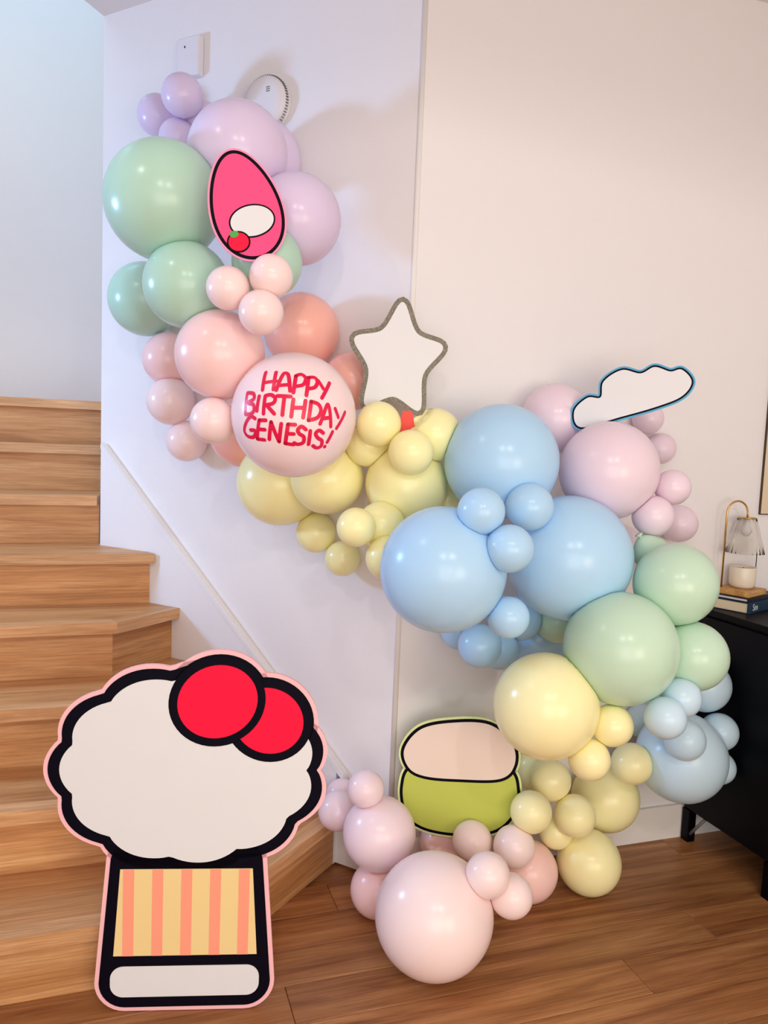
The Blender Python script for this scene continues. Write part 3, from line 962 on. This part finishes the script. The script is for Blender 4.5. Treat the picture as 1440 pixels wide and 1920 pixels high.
BALLOONS = [
    ("purple", -0.646, 2.622, 2.377, 0.0617, "lavender balloon tucked behind the small trio at the garland's top"),
    ("purple", -0.414, 2.429, 2.195, 0.1182, "lavender balloon mostly hidden behind the large lavender balloon, against the wall"),
    ("purple", -0.815, 2.707, 2.419, 0.0683, "small lavender balloon at the far left of the topmost cluster"),
    ("purple", -0.713, 2.584, 2.304, 0.0594, "small lavender balloon lowest of the topmost cluster, above the largest sage balloon"),
    ("purple", -0.684, 2.525, 2.411, 0.0650, "small lavender balloon at the very top of the garland"),
    ("purple", -0.445, 2.219, 2.136, 0.1368, "large lavender balloon at the garland's top, above the pink board"),
    ("purple", -0.274, 2.191, 1.956, 0.1232, "lavender balloon on the right of the pink board"),
    ("sage", -0.334, 2.082, 1.815, 0.0925, "sage green balloon mostly hidden behind the lower right of the pink board"),
    ("sage", -0.624, 2.140, 1.976, 0.1574, "largest sage green balloon, left of the pink board"),
    ("sage", -0.832, 2.655, 1.803, 0.1227, "sage green balloon at the garland's left edge, below the largest sage one"),
    ("sage", -0.551, 2.108, 1.752, 0.1141, "medium sage green balloon in front, above the large pink balloon"),
    ("coral", -0.110, 2.297, 1.530, 0.0856, "coral balloon peeking out between the lettered balloon and the white board"),
    ("coral", -0.451, 2.455, 1.370, 0.1118, "coral balloon peeking out below the lower left of the lettered balloon"),
    ("coral", -0.269, 2.354, 1.677, 0.1133, "coral balloon directly above the lettered balloon"),
    ("blush", -0.746, 2.645, 1.606, 0.0894, "pink balloon at the garland's left edge, half behind the large pink one"),
    ("blush", -0.451, 2.076, 1.569, 0.1177, "large pink balloon between the sage balloons and the lettered balloon"),
    ("pale", -0.410, 1.961, 1.721, 0.0540, "small pale pink balloon, left one of the trio below the pink board"),
    ("pale", -0.303, 1.956, 1.753, 0.0539, "small pale pink balloon, right one of the trio below the pink board"),
    ("pale", -0.322, 1.935, 1.661, 0.0552, "small pale pink balloon, lowest one of the trio below the pink board"),
    ("pale", -0.679, 2.632, 1.333, 0.0694, "small pale pink balloon, lowest of the trio left of the lettered balloon"),
    ("pale", -0.731, 2.616, 1.464, 0.0797, "small pale pink balloon, leftmost of the trio left of the lettered balloon"),
    ("pale", -0.458, 2.044, 1.394, 0.0608, "small pale pink balloon touching the left side of the lettered balloon"),
    ("yellow", -0.321, 2.361, 1.220, 0.1315, "large yellow balloon under the lettered balloon, leftmost of the yellow ones"),
    ("yellow", -0.168, 2.227, 1.248, 0.1059, "yellow balloon under the right half of the lettered balloon"),
    ("yellow", 0.187, 2.271, 1.198, 0.0706, "yellow balloon deep in the gap between yellow and blue balloons"),
    ("yellow", 0.060, 2.178, 1.240, 0.1158, "large yellow balloon just left of the uppermost blue balloon"),
    ("yellow", -0.006, 2.088, 1.131, 0.0652, "yellow balloon hidden behind small ones, above the leftmost big blue balloon"),
    ("yellow", 0.015, 2.017, 1.053, 0.0590, "yellow balloon peeking out at the left edge of the leftmost big blue balloon"),
    ("yellow", -0.053, 2.176, 1.348, 0.0627, "yellow balloon in shade at the right edge of the lettered balloon"),
    ("HB", -0.245, 2.030, 1.416, 0.1616, "pale pink balloon with a red handwritten birthday greeting"),
    ("yellow", 0.131, 2.139, 1.382, 0.0732, "yellow balloon behind the red tab of the white board"),
    ("yellow", -0.024, 2.089, 1.404, 0.0607, "small yellow balloon beside the lettered balloon, under the white board"),
    ("yellow", 0.065, 2.054, 1.332, 0.0607, "small yellow balloon under the red tab of the white board"),
    ("yellow", -0.120, 2.337, 0.998, 0.0545, "small yellow balloon, lowest of the trio hanging under the yellow balloons"),
    ("yellow", -0.208, 2.380, 1.068, 0.0619, "small yellow balloon, left one of the trio hanging under the yellow balloons"),
    ("yellow", -0.071, 2.008, 1.132, 0.0516, "small yellow balloon, right one of the trio hanging under the yellow balloons"),
    ("lilac", 0.838, 2.512, 1.466, 0.0500, "small lilac balloon peeking out right of the blue edged white board"),
    ("lilac", 0.503, 2.342, 1.448, 0.1042, "lilac balloon behind, left of the blue edged white board"),
    ("lilac", 0.754, 2.454, 1.046, 0.0801, "lilac balloon peeking out at the right edge of the rightmost big blue balloon"),
    ("lilac", 0.891, 2.532, 1.372, 0.0506, "small lilac balloon, topmost at the right edge of the large lilac one"),
    ("lilac", 0.625, 2.172, 1.302, 0.1377, "large lilac balloon under the blue edged white board"),
    ("lilac", 0.800, 2.152, 1.263, 0.0496, "small lilac balloon, second from the top along the right edge of the lilac cluster"),
    ("lilac", 0.977, 2.550, 1.127, 0.0615, "small lilac balloon, lowest and rightmost of the lilac cluster"),
    ("lilac", 0.743, 2.129, 1.183, 0.0573, "small lilac balloon in front, just above the green balloon beside the lamp"),
    ("sage2", 0.738, 2.104, 1.082, 0.0497, "green balloon in shade with a knot showing, below the lilac cluster"),
    ("sage2", 0.764, 1.986, 1.019, 0.1070, "green balloon beside the table lamp"),
    ("sky", 0.244, 2.303, 0.797, 0.0578, "blue balloon peeking out under the left big blue balloon"),
    ("sky", 0.493, 2.345, 0.768, 0.1005, "blue balloon in shade deep below the big blue balloons, behind the large lemon one"),
    ("sage2", 0.521, 2.232, 0.854, 0.0646, "green balloon peeking out under the rightmost big blue balloon"),
    ("sky", 0.409, 2.220, 0.860, 0.0646, "blue balloon behind the small one below the gap between two big blue balloons"),
    ("sky", 0.312, 2.101, 1.317, 0.1552, "big blue balloon uppermost of the three big blue ones"),
    ("sky", 0.349, 2.196, 0.772, 0.0587, "small light blue balloon, rightmost of the trio hanging under the big blue balloons"),
    ("sky", 0.152, 1.892, 1.049, 0.1566, "big blue balloon leftmost of the three big blue ones"),
    ("sky", 0.502, 2.062, 1.066, 0.1683, "big blue balloon rightmost of the three big blue ones"),
    ("sky", 0.283, 2.119, 0.801, 0.0612, "small blue balloon, lowest in front of those hanging under the big blue balloons"),
    ("sky", 0.316, 1.870, 0.940, 0.0519, "small blue balloon wedged below the gap between the two lower big blue balloons"),
    ("sky", 0.230, 1.825, 1.202, 0.0567, "small blue balloon, left one of the front trio on the big blue balloons"),
    ("sky", 0.369, 1.959, 1.208, 0.0611, "small blue balloon, right one of the front trio on the big blue balloons"),
    ("sky", 0.298, 1.802, 1.119, 0.0572, "small blue balloon, lowest one of the front trio on the big blue balloons"),
    ("ice", 1.063, 2.459, 0.611, 0.0859, "pale blue balloon peeking out behind the green one in front of the black cabinet"),
    ("sage2", 0.810, 1.954, 0.839, 0.0894, "green balloon in front of the black cabinet, right of the largest green one"),
    ("ice", 1.105, 2.414, 0.473, 0.0598, "small pale blue balloon, upper one at the far right in front of the black cabinet"),
    ("ice", 1.112, 2.412, 0.356, 0.0532, "small pale blue balloon, lower one at the far right in front of the black cabinet"),
    ("ice", 0.896, 2.526, 0.459, 0.0567, "small pale blue balloon half hidden behind the small lemon one under the largest green"),
    ("ice", 0.961, 2.345, 0.413, 0.1390, "large pale blue balloon in front of the black cabinet's leg"),
    ("sage2", 0.612, 1.919, 0.861, 0.1429, "largest green balloon, under the rightmost big blue one"),
    ("ice", 0.762, 1.889, 0.749, 0.0504, "small pale blue balloon, topmost of the trio on the large pale blue balloon"),
    ("ice", 0.913, 2.214, 0.518, 0.0612, "small pale blue balloon, lowest of the trio on the large pale blue balloon"),
    ("ice", 0.704, 1.830, 0.716, 0.0508, "small pale blue balloon, leftmost of the trio on the large pale blue balloon"),
    ("lemon", 0.516, 2.379, 0.344, 0.0738, "lemon balloon mostly hidden behind the right side of the green board"),
    ("lemon", 0.427, 1.894, 0.713, 0.1321, "largest lemon balloon, right above the green board"),
    ("lemon", 0.672, 2.268, 0.099, 0.0970, "medium lemon balloon near the floor, lowest of the lemon ones"),
    ("lemon", 0.758, 2.425, 0.235, 0.1091, "medium lemon balloon behind the small lemon ones, left of the large pale blue one"),
    ("lemon", 0.591, 1.878, 0.675, 0.0526, "small lemon balloon, topmost of the lemon trio under the largest green balloon"),
    ("lemon", 0.793, 2.300, 0.403, 0.0626, "small lemon balloon, right one of the lemon trio, touching the large pale blue balloon"),
    ("lemon", 0.535, 1.859, 0.592, 0.0516, "small lemon balloon, left one of the lemon trio under the largest green balloon"),
    ("lemon", 0.564, 2.265, 0.193, 0.0511, "small lemon balloon peeking out from below the lower lemon trio"),
    ("rose", 0.222, 2.284, 0.135, 0.0709, "rose balloon in shade just under the green board"),
    ("rose", 0.473, 2.215, 0.093, 0.0909, "rose pink balloon near the floor behind the small pale pink ones"),
    ("blushpale", -0.098, 2.334, 0.251, 0.0486, "small whitish pink balloon, upper one beside the large standee's right side"),
    ("blushpale", -0.103, 2.241, 0.244, 0.0590, "small whitish pink balloon, lower one beside the large standee's right side"),
    ("rose", 0.027, 2.110, 0.080, 0.0797, "rose pink balloon near the floor, left behind the largest pale pink one"),
    ("blushpale", 0.024, 2.109, 0.248, 0.1036, "pinkish lilac balloon left of the green board"),
    ("blushpale", -0.020, 2.105, 0.379, 0.0526, "small whitish pink balloon on top of the pinkish lilac one, left of the green board"),
    ("paleb", 0.171, 1.887, 0.152, 0.1523, "largest pale pink balloon resting on the floor"),
    ("lemon", 0.537, 2.263, 0.357, 0.0623, "small lemon balloon, topmost of the lower lemon trio at the green board's right"),
    ("lemon", 0.461, 2.154, 0.307, 0.0600, "small lemon balloon, left one of the lower lemon trio, touching the green board"),
    ("lemon", 0.606, 2.219, 0.269, 0.0622, "small lemon balloon, right one of the lower lemon trio"),
    ("paleb", 0.365, 1.881, 0.215, 0.0552, "small pale pink balloon, lowest of the four under the green board"),
    ("paleb", 0.413, 2.130, 0.213, 0.0599, "small pale pink balloon, rightmost upper one of the four under the green board"),
    ("paleb", 0.298, 2.173, 0.202, 0.0584, "small pale pink balloon, leftmost of the four under the green board"),
    ("paleb", 0.298, 1.859, 0.281, 0.0561, "small pale pink balloon, foremost of the four, touching the largest pale pink one"),
]
PB = [(k, Vector((x, y, z)), r, lab) for k, x, y, z, r, lab in BALLOONS]
EYE_P = Vector((0, 0, EYE))
LETTER_BALLOON = None
for i, (k, c, r, lab) in enumerate(PB):
    # the neck points into the garland, away from the room
    near = [q for q in PB if q[1] is not c and (q[1] - c).length < 0.45]
    mean = sum((q[1] for q in near), Vector()) / max(1, len(near))
    ax = ((c - EYE_P).normalized() * 1.1 + (mean - c).normalized() * 0.5 + nR * 0.3).normalized()
    if 'knot showing' in lab:
        ax = (rt * -0.55 + up * 0.75 - fw * 0.15).normalized()
    seg, rings = (56, 32) if r > 0.09 else (40, 24)
    bm = bmesh.new()
    Q = ax.to_track_quat('Z', 'Y')
    prof = []
    for j in range(rings + 1):
        t = PI * j / rings
        prof.append((math.sin(t), -math.cos(t)))
    rows = []
    for j in range(rings + 1):
        rr, zz = prof[j]
        if zz > 0.3:                                                # taper into the neck
            f = (zz - 0.3) / 0.7
            zz = zz + 0.16 * f ** 2.2
            rr = rr * (1 - 0.10 * f) + 0.035 * f ** 6
        if j == 0:
            rows.append([bm.verts.new(Q @ Vector((0, 0, zz * r)))])
        else:
            rows.append([bm.verts.new(Q @ Vector((rr * r * math.cos(2 * PI * a / seg), rr * r * math.sin(2 * PI * a / seg), zz * r))) for a in range(seg)])
    for a in range(seg):
        b = (a + 1) % seg
        bm.faces.new((rows[0][0], rows[1][b], rows[1][a]))
    for j in range(1, rings):
        for a in range(seg):
            b = (a + 1) % seg
            bm.faces.new((rows[j][a], rows[j][b], rows[j + 1][b], rows[j + 1][a]))
    # short rolled lip instead of a long neck, so that it stays inside the cluster
    bm.faces.new(rows[-1])
    # balloons press flat where they touch their neighbours
    for (k2, c2, r2, _) in PB:
        if c2 is c:
            continue
        dv = c2 - c
        dd = dv.length
        if dd < r + r2 + 0.03 and dd > 1e-6:
            n_ = dv / dd
            lim = (dd * dd + r * r - r2 * r2) / (2 * dd) - 0.0004
            for v in bm.verts:
                e = v.co.dot(n_) - lim
                if e > 0:
                    v.co -= n_ * e
    # and where they lean on a display board
    for (bl, hw, hh) in BOARD_SPOTS:
        bl = Vector(bl)
        n_ = Vector((bl.x, bl.y, 0)).normalized()
        sd_ = Vector((n_.y, -n_.x, 0))
        e0 = (c - bl).dot(n_)
        if (c - bl).length > r + 0.3:
            continue
        for v in bm.verts:
            q_ = c + v.co - bl
            if (q_.dot(sd_) / hw) ** 2 + (q_.z / hh) ** 2 < 1:
                e = q_.dot(n_)
                if e0 > 0 and e < 0.007:
                    v.co += n_ * (0.007 - e)
                elif e0 <= 0 and e > -0.006:
                    v.co -= n_ * (e + 0.006)
    # and against the walls
    for n_, cc in ((nR, cR), (nL, cL)):
        if c.dot(n_) < cc:
            lim = cc - c.dot(n_) - 0.001
            for v in bm.verts:
                e = v.co.dot(n_) - lim
                if e > 0 and ((c + v.co - CORNER).dot(tR) > 0 if n_ is nR else (c + v.co - CORNER).dot(tL) > 0):
                    v.co -= n_ * e
    me = fin(bm, 'balloon', True)
    o = link('balloon', me, LATEX[k])
    o.location = c
    tag(o, lab, 'balloon', GROUP[k])
    if k == 'HB':
        LETTER_BALLOON = (o, r)
    if 'knot showing' in lab:
        bm = bmesh.new()
        bm_lathe(bm, [(0.006, 1.10 * r), (0.0045, 1.20 * r), (0.009, 1.27 * r), (0.011, 1.33 * r), (0.004, 1.36 * r)], 16)
        bmesh.ops.transform(bm, matrix=Q.to_matrix().to_4x4(), verts=bm.verts)
        link('knot', fin(bm, 'knot', True), LATEX[k], o)

# red brush lettering drawn on the pale pink balloon (points on its unit sphere)
LETTERS = [
    ("H", [[(-0.361,-0.705,0.611),(-0.377,-0.865,0.333)],[(-0.374,-0.815,0.442),(-0.173,-0.864,0.473)],[(-0.196,-0.766,0.612),(-0.207,-0.916,0.344)]]),
    ("A", [[(-0.162,-0.928,0.334),(-0.093,-0.824,0.558),(-0.052,-0.795,0.605),(0.001,-0.827,0.562),(0.046,-0.942,0.331)],[(-0.139,-0.904,0.405),(0.02,-0.905,0.425)]]),
    ("P", [[(0.112,-0.816,0.567),(0.095,-0.947,0.307)],[(0.112,-0.816,0.567),(0.188,-0.782,0.594),(0.259,-0.805,0.534),(0.229,-0.87,0.436),(0.114,-0.908,0.402)]]),
    ("P", [[(0.296,-0.78,0.551),(0.287,-0.917,0.277)],[(0.296,-0.78,0.551),(0.385,-0.735,0.559),(0.43,-0.757,0.492),(0.398,-0.822,0.406),(0.298,-0.877,0.377)]]),
    ("Y", [[(0.435,-0.735,0.521),(0.522,-0.756,0.395)],[(0.603,-0.625,0.496),(0.511,-0.822,0.252)]]),
    ("B", [[(-0.627,-0.725,0.284),(-0.645,-0.764,-0.032)],[(-0.628,-0.723,0.289),(-0.524,-0.805,0.277),(-0.508,-0.838,0.197),(-0.605,-0.785,0.137),(-0.512,-0.852,0.111),(-0.499,-0.866,0.023),(-0.552,-0.834,-0.031),(-0.638,-0.769,-0.037)]]),
    ("I", [[(-0.423,-0.874,0.238),(-0.449,-0.893,0.019)]]),
    ("R", [[(-0.326,-0.914,0.239),(-0.342,-0.939,-0.021)],[(-0.327,-0.913,0.245),(-0.236,-0.936,0.263),(-0.17,-0.963,0.211),(-0.201,-0.97,0.136),(-0.324,-0.94,0.106)],[(-0.296,-0.949,0.107),(-0.176,-0.984,-0.016)]]),
    ("T", [[(-0.14,-0.958,0.249),(0.06,-0.967,0.247)],[(-0.032,-0.97,0.243),(-0.052,-0.998,-0.03)]]),
    ("H", [[(0.102,-0.973,0.206),(0.08,-0.995,-0.05)],[(0.278,-0.94,0.196),(0.254,-0.966,-0.056)],[(0.094,-0.992,0.082),(0.268,-0.959,0.09)]]),
    ("D", [[(0.361,-0.913,0.188),(0.332,-0.939,-0.091)],[(0.361,-0.913,0.188),(0.465,-0.872,0.155),(0.507,-0.86,0.064),(0.459,-0.887,-0.045),(0.332,-0.939,-0.091)]]),
    ("A", [[(0.5,-0.856,-0.135),(0.58,-0.804,0.128),(0.618,-0.775,0.131),(0.653,-0.739,-0.167)],[(0.536,-0.843,-0.054),(0.637,-0.77,-0.034)]]),
    ("Y", [[(0.708,-0.698,0.106),(0.756,-0.654,-0.02)],[(0.849,-0.524,0.064),(0.735,-0.652,-0.189)]]),
    ("G", [[(-0.476,-0.874,-0.096),(-0.551,-0.832,-0.068),(-0.632,-0.757,-0.165),(-0.666,-0.689,-0.287),(-0.606,-0.706,-0.366),(-0.504,-0.781,-0.37),(-0.473,-0.835,-0.281),(-0.554,-0.788,-0.27)]]),
    ("E", [[(-0.304,-0.945,-0.117),(-0.409,-0.905,-0.12)],[(-0.409,-0.905,-0.12),(-0.446,-0.801,-0.4)],[(-0.446,-0.801,-0.4),(-0.33,-0.851,-0.409)],[(-0.419,-0.872,-0.253),(-0.319,-0.912,-0.257)]]),
    ("N", [[(-0.253,-0.882,-0.398),(-0.221,-0.965,-0.141)],[(-0.221,-0.965,-0.141),(-0.102,-0.899,-0.426)],[(-0.102,-0.899,-0.426),(-0.066,-0.985,-0.161)]]),
    ("E", [[(0.14,-0.976,-0.166),(0.035,-0.986,-0.165)],[(0.035,-0.986,-0.165),(-0.009,-0.893,-0.449)],[(-0.009,-0.893,-0.449),(0.11,-0.879,-0.463)],[(0.016,-0.953,-0.303),(0.119,-0.945,-0.304)]]),
    ("S", [[(0.296,-0.927,-0.23),(0.231,-0.955,-0.188),(0.179,-0.953,-0.243),(0.205,-0.932,-0.3),(0.265,-0.903,-0.34),(0.255,-0.868,-0.425),(0.176,-0.873,-0.455),(0.124,-0.891,-0.436)]]),
    ("I", [[(0.36,-0.899,-0.248),(0.333,-0.829,-0.449)]]),
    ("S", [[(0.547,-0.792,-0.271),(0.488,-0.841,-0.234),(0.437,-0.853,-0.284),(0.47,-0.81,-0.349),(0.526,-0.757,-0.387),(0.512,-0.719,-0.469),(0.448,-0.742,-0.499),(0.397,-0.79,-0.468)]]),
    ("!", [[(0.679,-0.692,-0.246),(0.603,-0.687,-0.406)],[(0.566,-0.676,-0.472),(0.566,-0.672,-0.478)]]),
]
lo_, lr = LETTER_BALLOON
HWID = 0.0049
for ch, strokes in LETTERS:
    bm = bmesh.new()
    for s_ in strokes:
        pts = [Vector(p) for p in (cat(s_, 5, False) if len(s_) > 2 else [tuple(s_[0][a] + (s_[1][a] - s_[0][a]) * t / 6 for a in range(3)) for t in range(7)])]
        pts = [p.normalized() for p in pts]
        R_ = lr * 1.003
        L_, Rr = [], []
        for j, p in enumerate(pts):
            t = (pts[min(j + 1, len(pts) - 1)] - pts[max(0, j - 1)])
            w = p.cross(t).normalized()
            L_.append(bm.verts.new((p * lr + w * HWID).normalized() * R_))
            Rr.append(bm.verts.new((p * lr - w * HWID).normalized() * R_))
        for j in range(len(pts) - 1):
            bm.faces.new((L_[j], L_[j + 1], Rr[j + 1], Rr[j]))
        for p in (pts[0], pts[-1]):                                 # round stroke ends
            u = p.orthogonal().normalized()
            w = p.cross(u)
            bm.faces.new([bm.verts.new((p * lr + (u * math.cos(a * PI / 6) + w * math.sin(a * PI / 6)) * HWID).normalized() * R_ * 1.0002) for a in range(12)])
    o = link('letter', fin(bm, 'letter'), M_red, lo_)
    o['label'] = 'red handwritten letter'
